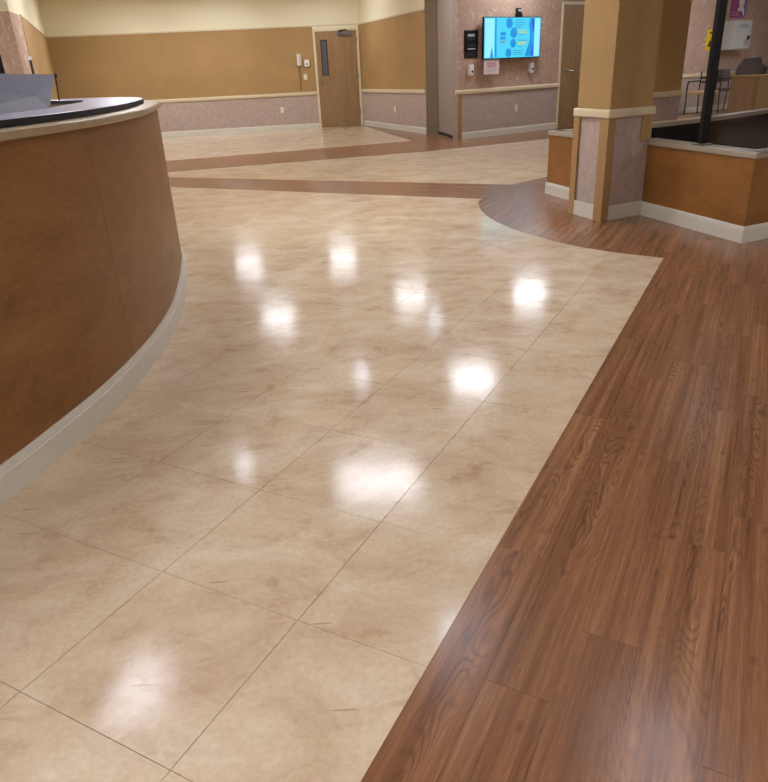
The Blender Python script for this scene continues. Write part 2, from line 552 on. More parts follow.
lay(POLY_B1, 0, 0, PW, PL, lambda i: random.Random(i + 90).random() * PL, 0.0006, ((0.77, 11.7), (math.cos(h1), -math.sin(h1)), (math.sin(h1), math.cos(h1))), 'plank', 'plank', False)

# ------------------------------------------------------------------ walls
class Wall:
    """vertical plane from p0 to p1, local x along it, local -y into the room"""
    def __init__(s, p0, p1):
        s.p0, s.p1 = p0, p1
        s.len = math.hypot(p1[0] - p0[0], p1[1] - p0[1])
        s.rz = math.atan2(p1[1] - p0[1], p1[0] - p0[0])
    def s_of(s, x, y): return (x - s.p0[0]) * math.cos(s.rz) + (y - s.p0[1]) * math.sin(s.rz)
    def at(s, t, z=0, d=0):
        return (s.p0[0] + t * math.cos(s.rz) + d * math.sin(s.rz), s.p0[1] + t * math.sin(s.rz) - d * math.cos(s.rz), z)

LINE = 2.25     # top of the tan wallcovering
RAIL = 0.80
def wall(name, w, label, upper=True, cover='tan_cover', wains=True, top=CEIL, holes=(), cat='wall', th=0.12, mat='cream_paint'):
    o = MB().box(0, w.len, 0, th, 0, top).build(name, mat, loc=(w.p0[0], w.p0[1], 0), rz=w.rz)
    structure(o, label, cat)
    xs = [0.0]
    for a, b in holes: xs += [a, b]
    xs.append(w.len)
    for k in range(0, len(xs), 2):
        a, b = xs[k], xs[k + 1]
        if b - a < 0.02: continue
        if cover: MB().box(a, b, -0.006, 0, RAIL, LINE if upper else top).build('wallcovering', cover, o)
        if wains: MB().box(a, b, -0.008, 0, 0.0, RAIL).build('wainscot', 'lavender_cover', o)
    return o
ntrim = [0]
def rail(w, a, b, label, z0=RAIL - 0.04, z1=RAIL + 0.04):
    ntrim[0] += 1
    m = MB()
    prof = [(-0.004, z0), (-0.030, z0 + 0.006), (-0.036, z0 + 0.02), (-0.036, z1 - 0.02), (-0.028, z1 - 0.006), (-0.004, z1)]
    n = len(prof)
    m.add([(a, y, z) for y, z in prof] + [(b, y, z) for y, z in prof],
          [tuple(range(n)), tuple(range(2 * n - 1, n - 1, -1))] + [((i + 1) % n, i, n + i, n + (i + 1) % n) for i in range(n)])
    o = m.build('trim_%d' % ntrim[0], 'rail_cream', loc=(w.p0[0], w.p0[1], 0), rz=w.rz)
    structure(o, label, 'chair rail')
def line_trim(w, a, b, label):
    ntrim[0] += 1
    o = MB().box(a, b, -0.016, -0.001, LINE - 0.012, LINE + 0.016).build('trim_%d' % ntrim[0], 'rail_cream', loc=(w.p0[0], w.p0[1], 0), rz=w.rz)
    structure(o, label, 'trim')
def base(side, w, spans, label, h=0.12):
    root = None
    for a, b in spans:
        prof = [(-0.002, 0), (-0.020, 0), (-0.020, h - 0.02), (-0.014, h - 0.012), (-0.012, h), (-0.002, h)]
        n = len(prof)
        m = MB().add([(a, y, z) for y, z in prof] + [(b, y, z) for y, z in prof],
                     [tuple(range(n)), tuple(range(2 * n - 1, n - 1, -1))] + [((i + 1) % n, i, n + i, n + (i + 1) % n) for i in range(n)])
        if root is None:
            root = m.build('baseboard_' + side, 'base_white', loc=(w.p0[0], w.p0[1], 0), rz=w.rz)
            structure(root, label, 'baseboard')
        else:
            m.build('baseboard_run', 'base_white', root)

WB = Wall((-7.22, 17.665), (-0.15, 18.515))        # back
WW = Wall((-0.15, 18.515), (1.14, 15.06))           # wing to the right of the door
WT = Wall((1.57, 13.415), (11.6, 20.02))            # wall with the screen
WL = Wall((-5.36, 12.30), (-7.22, 17.665))          # left
d1a, d1b = WB.s_of(-1.27, 18.38), WB.s_of(-0.19, 18.51)
d2a = WT.s_of(3.62, 14.76) + 0.12; d2b = d2a + 1.08
wall('wall_back', WB, 'far back wall with cream top, tan wallcovering and mauve wainscot beside the door', holes=((d1a, d1b),))
wall('wall_back_right', WW, 'tan and mauve wall running forward from the right of the far door')
wall('wall_far_right', WT, 'wall with scroll-patterned paper carrying the wall screen', cover='pattern', upper=False, holes=((d2a, d2b),), mat='leaf_lavender')
wall('wall_left', WL, 'tan wall at far left beyond the reception desk')
line_trim(WB, 0, WB.len, 'thin cream picture trim above the tan covering of the back wall')
line_trim(WW, 0, WW.len, 'thin cream picture trim on the wall right of the far door')
line_trim(WL, 0, WL.len, 'thin cream picture trim on the far left wall')
rail(WB, 0, d1a - 0.002, 'cream chair rail along the far back wall')
rail(WW, 0.02, WW.len, 'cream chair rail on the short wall right of the far door')
rail(WT, -0.05, d2a, 'cream chair rail under the wall screen')
rail(WT, d2b + 0.06, WT.len, 'cream chair rail behind the glazed booth')
base('back', WB, [(0, d1a - 0.002)], 'pale baseboard along the far back wall')
base('back_right', WW, [(0.02, WW.len)], 'pale baseboard of the short wall right of the far door')
base('far_right', WT, [(0.10, d2a), (d2b, WT.len)], 'pale baseboard below the wall screen')
base('left', WL, [(0.1, WL.len - 0.02)], 'pale baseboard along the far left wall')

# end of the wing wall, recess closed behind the standing leaf
WE = Wall((1.14, 15.06), (1.36, 14.93))
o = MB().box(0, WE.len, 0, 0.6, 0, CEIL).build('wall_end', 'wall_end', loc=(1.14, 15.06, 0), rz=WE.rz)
structure(o, 'narrow grey-brown wall end left of the tall mauve leaf', 'wall')
WP = Wall((1.36, 14.95), (1.555, 13.47))
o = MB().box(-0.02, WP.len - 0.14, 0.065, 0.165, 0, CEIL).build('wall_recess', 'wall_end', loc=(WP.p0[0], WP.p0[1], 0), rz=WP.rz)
structure(o, 'recess wall behind the tall mauve leaf', 'wall')
leaf = empty('folded_door', (WP.p0[0], WP.p0[1], 0), WP.rz)
tag(leaf, 'tall plain mauve door leaf folded back beside the screen wall', 'door')
MB().box(0.02, WP.len - 0.14, 0.005, 0.05, 0.055, 2.62).build('leaf', 'leaf_lavender', leaf, 0.004)
MB().box(0.02, WP.len - 0.14, 0.015, 0.045, 0.0, 0.05).build('bottom_gap_shade', 'black', leaf)  # black strip stands in for the shade in the gap under the leaf
# wood corner guard at the start of the screen wall
g = MB().prism([(0.0, -0.02), (0.095, -0.02), (0.095, -0.008), (0.0, -0.008)], 0.0, RAIL - 0.041).build('trim_corner', 'guard_wood', loc=(WT.p0[0], WT.p0[1], 0), rz=WT.rz)
structure(g, 'vertical oak corner guard below the chair rail left of the screen wall', 'corner guard')

# patterned wall return at the far left
pc = MB().prism([(-5.36, 12.298), (-5.209, 11.612), (-6.3, 10.93), (-7.2, 12.0), (-7.2, 14.6)], 0, LINE).build('wall_near_left', 'pattern')
structure(pc, 'scroll-patterned projecting wall at far left above the desk', 'wall')
pc2 = MB().prism([(-5.36, 12.298), (-5.209, 11.612), (-6.3, 10.93), (-7.2, 12.0), (-7.2, 14.6)], LINE, CEIL).build('upper_wall', 'cream_paint', pc)
# enclosing walls out of view
for nm, a, b, lb in (('wall_right', (11.6, 20.0), (12.0, -4.5), 'plain wall on the right, out of view'), ('wall_front', (12.0, -4.5), (-9.0, -4.5), 'plain wall behind the viewer'),
                     ('wall_side', (-9.0, -4.5), (-9.0, 12.0), 'plain wall on the left, out of view'), ('wall_left_end', (-9.0, 12.0), (-6.6, 12.0), 'plain wall at the left end, out of view')):
    w = Wall(a, b)
    o = MB().box(0, w.len, 0, 0.12, 0, CEIL).build(nm, 'wall_plain', loc=(a[0], a[1], 0), rz=w.rz + 0)
    structure(o, lb, 'wall')
    # boxes are laid so that their local +y side is outside
ce = MB().box(-9.5, 12.5, -5, 21, CEIL, CEIL + 0.1).build('ceiling', 'ceiling_white')
structure(ce, 'flat white ceiling', 'ceiling')

# ------------------------------------------------------------------ ceiling lights
def troffer(x, y, label, w=0.6, h=0.6, rz=0.0, lamp='lamp_panel'):
    t = empty('ceiling_panel_light', (x, y, CEIL), rz)
    tag(t, label, 'light', 'square ceiling panel lights')
    m = MB()
    f = 0.025
    for a in ((-w / 2 - f, w / 2 + f, -h / 2 - f, -h / 2), (-w / 2 - f, w / 2 + f, h / 2, h / 2 + f), (-w / 2 - f, -w / 2, -h / 2, h / 2), (w / 2, w / 2 + f, -h / 2, h / 2)):
        m.box(*a, -0.025, 0.0)
    m.build('frame', 'white_plastic', t)
    MB().box(-w / 2, w / 2, -h / 2, h / 2, -0.016, -0.004).build('diffuser', lamp, t)
def can(x, y, label, r=0.09):
    t = empty('ceiling_downlight', (x, y, CEIL))
    tag(t, label, 'light', 'round ceiling downlights')
    m = MB()
    n = 24
    vs, fs = [], []
    for rr, z in ((r, -0.003), (r + 0.02, -0.012), (r + 0.03, -0.004), (r + 0.03, 0.0)):
        vs += [(rr * math.cos(2 * math.pi * k / n), rr * math.sin(2 * math.pi * k / n), z) for k in range(n)]
    for i in range(3):
        fs += [(i * n + k, i * n + (k + 1) % n, (i + 1) * n + (k + 1) % n, (i + 1) * n + k) for k in range(n)]
    m.add(vs, fs).build('trim_ring', 'white_plastic', t)
    MB().lathe([(r, -0.006), (r, -0.002)], 24).build('lens', 'lamp_can', t)
for x, y, w, h, lb in [(-3.15, 16.82, .6, .6, 'farthest ceiling panel light on the left, mirrored beside the desk end'), (-1.94, 12.60, .6, .6, 'ceiling panel light mirrored second from the desk end'),
                       (-0.86, 17.0, .6, .6, 'ceiling panel light in front of the far oak door'), (0.64, 13.53, .6, .6, 'ceiling panel light mirrored in the middle of the beige tiles'),
                       (3.02, 13.35, .6, .6, 'ceiling panel light in front of the wall screen'), (1.33, 9.32, .6, .6, 'ceiling panel light mirrored near the tile and plank seam'),
                       (-0.11, 6.65, .9, .6, 'wide ceiling panel light, largest reflection in the beige tiles'), (-2.07, 3.87, .6, .6, 'nearest ceiling panel light, mirrored at lower left of the tiles')]:
    troffer(x, y, lb, w, h, 0, 'lamp_panel_dim' if y > 10 and x < 2.5 else 'lamp_panel_mid')
for x, y, lb in [(-5.6, 8.5, 'over the far end of the reception desk'), (-5.4, 4.0, 'over the middle of the reception desk'), (-3.2, -1.2, 'behind the viewer on the left'), (0.2, -1.6, 'straight behind the viewer'),
                 (9.5, 4.0, 'near the right wall out of view'), (6.2, 1.2, 'over the planks to the right, out of view'), (7.6, 15.2, 'above the oak cabinet behind the booth'),
                 (9.9, 15.0, 'right of the oak cabinet behind the booth'), (-4.3, 12.9, 'between the desk and the far left wall'), (-5.0, 15.9, 'in the far left corner of the hall')]:
    troffer(x, y, 'added unseen oblong fill light ' + lb, 0.6, 1.2, 0, 'lamp_panel_dim' if y > 10 else 'lamp_panel')  # fill lights added out of view to brighten hall, desk and back room
for x, y, lb in [(1.01, 12.10, 'farthest small round downlight, right of the middle panel light'), (-1.72, 7.18, 'small round downlight nearest the curved desk'), (-0.34, 9.64, 'small round downlight in the middle of the ceiling'),
                 (0.50, 4.32, 'small round downlight above the tile and plank seam'), (1.64, 3.02, 'small round downlight above the nearest wood planks')]:
    can(x, y, lb, 0.13 if y < 5 else 0.09)

# ------------------------------------------------------------------ reception desk
def normals(pts):
    out = []
    for i in range(len(pts)):
        a, b = pts[max(i - 1, 0)], pts[min(i + 1, len(pts) - 1)]
        dx, dy = b[0] - a[0], b[1] - a[1]
        L = math.hypot(dx, dy)
        out.append((dy / L, -dx / L))        # to the right of travel = outside
    return out
def sweep(pts, nrm, prof):
    m = MB()
    n = len(prof)
    vs = [(p[0] + q[0] * o, p[1] + q[1] * o, z) for p, q in zip(pts, nrm) for o, z in prof]
    fs = []
    for i in range(len(pts) - 1):
        for k in range(n):
            fs.append((i * n + k, i * n + (k + 1) % n, (i + 1) * n + (k + 1) % n, (i + 1) * n + k))
    fs += [tuple(range(n)), tuple(range((len(pts) - 1) * n + n - 1, (len(pts) - 1) * n - 1, -1))]
    return m.add(vs, fs)
NCURVE = normals(DCURVE)
desk = empty('reception_desk', (-1.6, 3.5, 0))
tag(desk, 'curved wood-veneer reception desk with grey two-tier top and white base', 'desk')
def dbuild(m, name, mat, parent=desk, smooth=True):
    o = m.build(name, mat, None, 0, smooth)
    o.parent = parent
    o.matrix_parent_inverse = Matrix.Identity(4)
    o.location = (1.6, -3.5, 0) if parent is desk else (0, 0, 0)
    return o
# veneer panels of about 1.1 m with hairline seams
acc, start, runs = 0.0, 0, []
for i in range(1, len(DCURVE)):
    acc += math.hypot(DCURVE[i][0] - DCURVE[i - 1][0], DCURVE[i][1] - DCURVE[i - 1][1])
    if acc > 1.12 or i == len(DCURVE) - 1:
        runs.append((start, i)); start = i; acc = 0.0
for a, b in runs:
    pts = DCURVE[a:b + 1]; nr = NCURVE[a:b + 1]
    def shrink(p, q, d=0.0012):
        L = math.hypot(q[0] - p[0], q[1] - p[1])
        return (p[0] + (q[0] - p[0]) * d / L, p[1] + (q[1] - p[1]) * d / L)
    pts = [shrink(pts[0], pts[1])] + pts[1:-1] + [shrink(pts[-1], pts[-2])]
    dbuild(sweep(pts, nr, [(-0.014, 0.0), (-0.002, 0.0), (-0.002, 1.056), (-0.014, 1.056)]), 'veneer_panel', 'desk_veneer')
dbuild(sweep(DCURVE, NCURVE, [(-0.10, 0.0), (-0.0145, 0.0), (-0.0145, 1.056), (-0.10, 1.056)]), 'carcass', 'dark_grey')
dbuild(sweep(DCURVE, NCURVE, [(-0.001, 0.0), (0.018, 0.0), (0.018, 0.086), (0.0145, 0.089), (0.0155, 0.094), (0.009, 0.112), (-0.001, 0.112)]), 'baseboard', 'base_white')
dbuild(sweep(DCURVE, NCURVE, [(-0.22, 1.057), (0.016, 1.057), (0.02, 1.061), (0.02, 1.083), (0.016, 1.087), (-0.22, 1.087)]), 'lower_cap', 'cap_beige')
sl = dbuild(sweep(DCURVE, NCURVE, [(-0.445, 1.089), (-0.075, 1.089), (-0.075, 1.112), (-0.445, 1.112)]), 'counter_edge', 'slab_edge')
dbuild(sweep(DCURVE, NCURVE, [(-0.443, 1.1122), (-0.077, 1.1122), (-0.079, 1.1145), (-0.441, 1.1145)]), 'counter_top', 'slab_top')
dbuild(sweep(DCURVE, NCURVE, [(-1.2, 0.70), (-0.101, 0.70), (-0.101, 0.735), (-1.2, 0.735)]), 'work_surface', 'cap_grey')

# grey screen standing at the inner edge of the counter
gx = empty('desk_screen', (-1.555, 3.66, 1.115), math.atan2(0.6, -0.04))
tag(gx, 'pale grey creased screen panel with black rod on the reception counter', 'screen')
vs = [(-1.3, 0, 0.0), (-0.22, 0, 0.0), (0.0, 0.0, 0.0), (0.165, 0.0, 0.147), (-1.3, 0.0, 0.153), (-0.10, 0.02, 0.055)]
m = MB()
f3 = [(0, 1, 5), (1, 2, 5), (2, 3, 5), (3, 4, 5), (4, 0, 5)]
vb = [(x, y + 0.008, z) for x, y, z in vs]
m.add(vs + vb, f3 + [tuple(i + 6 for i in reversed(f)) for f in f3] + [(i, i + 6, (i + 1) % 5 + 6, (i + 1) % 5) for i in range(5)])
m.build('panel', 'grey_screen', gx)
MB().tube([(0.175, 0.0, 0.145), (0.15, 0.0, 0.02)], 0.0035, 8).build('rod', 'black', gx)
MB().lathe([(0.001, -0.011), (0.006, -0.007), (0.009, 0.0), (0.006, 0.007), (0.001, 0.011)], 12, c=(0.17, -0.004, 0.142)).build('rod_knob', 'black', gx, smooth=True)

mon = empty('monitor', (-2.11, 4.08, 0.7352), R(62))
tag(mon, 'black monitor edge behind the grey screen at the left of the desk', 'monitor')
MB().box(-0.198, 0.198, -0.015, 0.02, 0.30, 0.648).build('housing', 'black', mon, 0.006)
MB().box(-0.03, 0.03, 0.02, 0.05, 0.02, 0.52).build('stand', 'black', mon, 0.006)
MB().box(-0.12, 0.12, -0.06, 0.12, 0.0, 0.02).build('foot', 'black', mon, 0.006)
pr = empty('upright_rod', (-2.29, 5.25, 0.735))
tag(pr, 'slim dark upright rod with white tip behind the grey screen', 'rod')
MB().lathe([(0.05, 0), (0.05, 0.01), (0.012, 0.02), (0.009, 0.03), (0.009, 0.645)], 12).build('shaft', 'window_dark', pr)
MB().lathe([(0.010, 0.645), (0.011, 0.65), (0.011, 0.662), (0.006, 0.668)], 12).build('tip', 'white_plastic', pr)

# ------------------------------------------------------------------ column and low booth walls
F, Lc, Rc = (1.848, 5.70), (1.712, 6.14), (2.262, 5.915)
CAPZ = 0.60
def off(p, d, k): return (p[0] + d[0] * k, p[1] + d[1] * k)
def unit(a, b):
    L = math.hypot(b[0] - a[0], b[1] - a[1])
    return ((b[0] - a[0]) / L, (b[1] - a[1]) / L)
uR = unit(F, Rc); uL = unit(F, Lc)
Rx = off(F, uR, 0.465)
Bk = (Rx[0] + (Lc[0] - F[0]), Rx[1] + (Lc[1] - F[1]))
FOOT = [F, Rx, Bk, Lc]
cc = (sum(p[0] for p in FOOT) / 4, sum(p[1] for p in FOOT) / 4)
def grow(poly, k):
    """offset a convex counter-clockwise polygon outwards by k"""
    a = sum(poly[i][0] * poly[(i + 1) % len(poly)][1] - poly[(i + 1) % len(poly)][0] * poly[i][1] for i in range(len(poly)))
    P = poly if a > 0 else poly[::-1]
    n = len(P); out = []
    for i in range(n):
        u0, u1 = unit(P[i - 1], P[i]), unit(P[i], P[(i + 1) % n])
        n0, n1 = (u0[1], -u0[0]), (u1[1], -u1[0])
        d = 1 + n0[0] * n1[0] + n0[1] * n1[1]
        out.append((P[i][0] + (n0[0] + n1[0]) * k / d, P[i][1] + (n0[1] + n1[1]) * k / d))
    return out
def local(poly): return [(p[0] - cc[0], p[1] - cc[1]) for p in poly]
def make_column(loc, label):
    t = empty('column', (loc[0], loc[1], 0))
    tag(t, label, 'column', 'square columns at the booth')
    fp = local(FOOT)
    MB().prism(grow(fp, -0.006), 0.0, RAIL).build('wainscot', 'lavender_cover', t)
    MB().prism(grow(fp, -0.006), RAIL, CEIL).build('wallcovering', 'tan_cover', t)
    MB().prism(grow(fp, 0.022), 0.79, 0.855).build('chair_rail', 'rail_cream', t, 0.012)
    return t
c1 = make_column(cc, 'tan and mauve column with oak corner guards in front of the booth')
def quad(a, b, n, th, z0, z1): return MB().prism(local([a, b, off(b, n, th), off(a, n, th)]), z0, z1)
nR = (uR[1], -uR[0])       # outward of right face (towards camera)
nL = (-uL[1], uL[0])
if nL[0] * (F[0] - cc[0]) + nL[1] * (F[1] - cc[1]) < 0: nL = (-nL[0], -nL[1])
if nR[0] * (F[0] - cc[0]) + nR[1] * (F[1] - cc[1]) < 0: nR = (-nR[0], -nR[1])
# L-shaped corner guard on the front corner
fo = [off(F, uL, 0.098), off(off(F, uL, 0.098), nL, 0.012), None, off(off(F, uR, 0.062), nR, 0.012), off(F, uR, 0.062), F]
k = 0.012
d = 1 + nL[0] * nR[0] + nL[1] * nR[1]
fo[2] = (F[0] + (nL[0] + nR[0]) * k / d, F[1] + (nL[1] + nR[1]) * k / d)
MB().prism(local(fo), 0.0, 0.79).build('corner_guard', 'guard_wood', c1)
a = off(Lc, uL, -0.07)
MB().prism(local([a, off(a, nL, 0.012), off(Lc, nL, 0.012), off(off(Lc, nL, 0.012), uL, 0.012), off(Lc, uL, 0.012), Lc]), 0.0, 0.79).build('corner_guard', 'guard_wood', c1)
a = off(Rx, uR, -0.11)
MB().prism(local([a, off(a, nR, 0.012), off(Rx, nR, 0.012), Rx]), CAPZ, 0.79).build('corner_guard', 'guard_wood', c1)
quad(off(F, uL, 0.099), off(Lc, uL, -0.071), nL, 0.012, 0, 0.12).build('baseboard', 'base_white', c1, 0.003)
quad(off(F, uR, 0.063), off(Rc, uR, -0.014), nR, 0.012, 0, 0.12).build('baseboard', 'base_white', c1, 0.003)

# far column, same size, seen through the booth
c2 = make_column((3.295, 8.645), 'shaded tan column at the far side of the booth')

K = (2.552, 4.775)                                    # front corner of booth
K2 = (3.9, 5.40)
P0 = (1.758, 7.22)
def lowwall(name, label, pts, z=CAPZ, outer='booth_veneer', capm='cap_grey', inmat='navy', basew=True, th=0.11):
    """pts: outer line, left hand side is the inside"""
    t = empty(name, (pts[0][0], pts[0][1], 0))
    tag(t, label, 'half wall', 'low walls around the booth')
    lp = [(p[0] - pts[0][0], p[1] - pts[0][1]) for p in pts]
    nr = []
    for i in range(len(lp)):
        us = []
        if i > 0: us.append(unit(lp[i - 1], lp[i]))
        if i < len(lp) - 1: us.append(unit(lp[i], lp[i + 1]))
        ns = [(u[1], -u[0]) for u in us]
        if len(ns) == 1: nr.append(ns[0])
        else:
            dd = 1 + ns[0][0] * ns[1][0] + ns[0][1] * ns[1][1]
            nr.append(((ns[0][0] + ns[1][0]) / dd, (ns[0][1] + ns[1][1]) / dd))
    sweep(lp, nr, [(-th + 0.01, 0), (-0.012, 0), (-0.012, z - 0.04), (-th + 0.01, z - 0.04)]).build('core', 'dark_grey', t)
    for i in range(len(lp) - 1):
        sweep(lp[i:i + 2], nr[i:i + 2], [(-0.012, 0), (0, 0), (0, z - 0.04), (-0.012, z - 0.04)]).build('veneer_panel', outer, t)
    sweep(lp, nr, [(-th, 0), (-th + 0.01, 0), (-th + 0.01, z - 0.04), (-th, z - 0.04)]).build('inner_panel', inmat, t)
    sweep(lp, nr, [(-th - 0.02, z - 0.04), (0.012, z - 0.04), (0.016, z - 0.034), (0.016, z - 0.006), (0.012, z), (-th - 0.02, z)]).build('cap', capm, t)
    if basew:
        sweep(lp, nr, [(0, 0), (0.018, 0), (0.018, 0.088), (0.0145, 0.091), (0.0155, 0.096), (0.009, 0.112), (0, 0.112)]).build('baseboard', 'base_white', t)
    return t
lowwall('half_wall', 'low orange-brown veneer wall with grey cap right of the column', [(2.235, 6.01), K, K2])
lowwall('half_wall', 'short low veneer panel peeking out left of the column', [P0, (1.905, 6.68), (2.0, 6.2)])
lowwall('half_wall', 'low wall with dark inner face at the far side of the booth', [(5.6, 9.30), (4.664, 8.75), (3.70, 8.03), (2.869, 7.56), (1.80, 7.22)], inmat='navy', basew=False)

# dark mullion post and pane of the booth front
uk = unit((2.262, 5.905), K)
pp = off((2.262, 5.905), uk, 0.565)
nin = (-uk[1], uk[0])
if nin[0] < 0: nin = (-nin[0], -nin[1])
post = empty('mullion_post', (pp[0] + nin[0] * 0.05, pp[1] + nin[1] * 0.05, CAPZ), math.atan2(uk[1], uk[0]))
tag(post, 'black square post standing on the cap of the low wall', 'post')
MB().box(-0.02, 0.02, -0.03, 0.03, 0.012, CEIL - CAPZ).build('post', 'black', post)
MB().box(-0.055, 0.055, -0.05, 0.05, 0.0, 0.012).build('foot_plate', 'steel', post)
gp = empty('glass_pane', (pp[0] + nin[0] * 0.05 + uk[0] * 0.03, pp[1] + nin[1] * 0.05 + uk[1] * 0.03, CAPZ), math.atan2(uk[1], uk[0]))
tag(gp, 'clear glass pane on the low wall right of the black post', 'glass')
MB().box(0.0, 0.60, -0.003, 0.003, 0.004, CEIL - CAPZ).build('pane', 'glass', gp)
MB().box(0.0, 0.60, -0.012, 0.012, 0.0, 0.004).build('channel', 'steel', gp)

# ------------------------------------------------------------------ doors
door = empty('door_1', WB.at(d1a), WB.rz)
structure(door, 'oak door with narrow vision panel and cream frame in the back wall', 'door')
DW = d1b - d1a
def jamb(parent, DW, top):
    MB().box(0, 0.05, -0.025, 0.10, 0, top).build('frame_jamb', 'frame_cream', parent, 0.003)
    MB().box(DW - 0.05, DW, -0.025, 0.10, 0, top).build('frame_jamb', 'frame_cream', parent, 0.003)
    MB().box(0.05, DW - 0.05, -0.025, 0.10, top - 0.05, top).build('frame_head', 'frame_cream', parent, 0.003)
jamb(door, DW, 2.18)
lf = MB()
vx0, vx1, vz0, vz1 = 0.165, 0.325, 1.18, 1.95
x0, x1, z0, z1 = 0.052, DW - 0.052, 0.008, 2.128
lf.box(x0, vx0, -0.012, 0.0, z0, z1).box(vx1, x1, -0.012, 0.0, z0, z1).box(vx0, vx1, -0.012, 0.0, z0, vz0).box(vx0, vx1, -0.012, 0.0, vz1, z1)
leafo = lf.build('leaf', 'door_oak', door)
vp = MB()
for a in ((vx0, vx0 + .025, vz0, vz1), (vx1 - .025, vx1, vz0, vz1), (vx0 + .025, vx1 - .025, vz0, vz0 + .025), (vx0 + .025, vx1 - .025, vz1 - .025, vz1)):
    vp.box(a[0], a[1], -0.02, 0.0, a[2], a[3])
vpo = vp.build('vision_frame', 'window_dark', leafo)
MB().box(vx0 + .025, vx1 - .025, -0.008, -0.003, vz0 + .025, vz1 - .025).build('pane', 'window_grey', vpo)
MB().lathe([(0.030, -0.0125), (0.034, -0.018), (0.014, -0.022), (0.012, -0.045), (0.026, -0.055), (0.030, -0.070), (0.022, -0.082), (0.004, -0.086)], 16, 'y', (0.155, 0, 1.05)).build('knob', 'brass', leafo, smooth=True)
cl = MB().box(0.56, 0.90, -0.075, -0.026, 2.03, 2.10).box(0.60, 0.72, -0.07, -0.026, 2.10, 2.135).build('closer', 'closer_grey', door, 0.006)
MB().tube([(0.70, -0.06, 2.115), (0.60, -0.16, 2.125), (0.80, -0.05, 2.15)], 0.011, 8).build('closer_arm', 'dark_grey', cl)
for z in (0.28, 1.08, 1.86):
    MB().box(DW - 0.058, DW - 0.038, -0.032, -0.0255, z, z + 0.12).build('hinge', 'steel', door)

door2 = empty('door_2', WT.at(d2a), WT.rz)
structure(door2, 'oak door with lever handle right of the wall screen', 'door')
jamb(door2, 1.08, 2.25)
leaf2 = MB().box(0.052, 1.028, -0.012, 0.0, 0.008, 2.198).build('leaf', 'door_oak', door2)
lv = MB().lathe([(0.03, -0.0125), (0.03, -0.02), (0.012, -0.024), (0.012, -0.06)], 16, 'y', (0.235, 0, 1.05)).build('lever_rose', 'steel', leaf2)
MB().tube([(0.235, -0.06, 1.05), (0.30, -0.065, 1.05), (0.37, -0.06, 1.045)], 0.012, 8).build('lever_handle', 'steel', lv)

# ------------------------------------------------------------------ wall fittings
def fix(name, w, x, y, z, label, cat, group=None, d=0.0062):
    s = w.s_of(x, y)
    t = empty(name, w.at(s, z, d), w.rz)
    return tag(t, label, cat, group)
ph = fix('wall_telephone', WB, -1.64, 18.34, 1.55, 'cream wall telephone with hanging cord left of the far door', 'telephone')
MB().box(-0.06, 0.06, -0.05, 0, -0.13, 0.13).build('base', 'ivory_plastic', ph, 0.012)
hs = MB()
hs.tube([(-0.02, -0.07, -0.12), (-0.02, -0.085, -0.08), (-0.02, -0.09, 0.0), (-0.02, -0.085, 0.08), (-0.02, -0.07, 0.12)], [0.03, 0.028, 0.018, 0.028, 0.03], 10)
hs.build('handset', 'white_plastic', ph, smooth=True)
pts = []
for i in range(60):
    t_ = i / 59
    pts.append((-0.02 + 0.03 * math.sin(t_ * 3.1) + 0.008 * math.cos(i * 1.6), -0.03 - 0.008 * math.sin(i * 1.6), -0.13 - 0.55 * t_))
MB().tube(pts, 0.005, 6).build('cord', 'window_dark', ph)
th = fix('thermostat', WB, -1.46, 18.36, 1.47, 'white square wall control with dark dot left of the far door', 'control box')
MB().box(-0.06, 0.06, -0.04, 0, -0.075, 0.075).build('housing', 'white_plastic', th, 0.01)
MB().lathe([(0.02, -0.046), (0.02, -0.0405)], 14, 'y', (0.0, 0, -0.02)).build('dial', 'dark_grey', th)
def plate(name, w, x, y, z, label, cat, sw=False, group=None):
    t = fix(name, w, x, y, z, label, cat, group, 0.0082 if z < RAIL else 0.0062)
    MB().box(-0.042, 0.042, -0.007, 0, -0.065, 0.065).build('cover_plate', 'ivory_plastic', t, 0.003)
    if sw: MB().box(-0.012, 0.012, -0.018, -0.0075, -0.02, 0.02).build('toggle', 'white_plastic', t)
    else:
        for dz in (-0.026, 0.026):
            f = MB().lathe([(0.019, -0.010), (0.019, -0.0075)], 16, 'y', (0, 0, dz)).build('socket_face', 'white_plastic', t)
            for dx in (-0.007, 0.007): MB().box(dx - 0.002, dx + 0.002, -0.0105, -0.0101, dz - 0.006, dz + 0.006).build('slot', 'ink_dark', f)
plate('light_switch', WB, -1.52, 18.35, 1.17, 'ivory light switch below the wall control by the far door', 'switch', True)
plate('wall_outlet', WB, -2.15, 18.28, 0.46, 'ivory outlet in the wainscot left of the far door', 'outlet')
plate('wall_outlet', WW, 0.56, 16.6, 0.43, 'ivory outlet in the wainscot right of the far door', 'outlet')
plate('wall_outlet', WT, 2.79, 14.21, 0.46, 'ivory outlet in the wainscot under the wall screen', 'outlet')

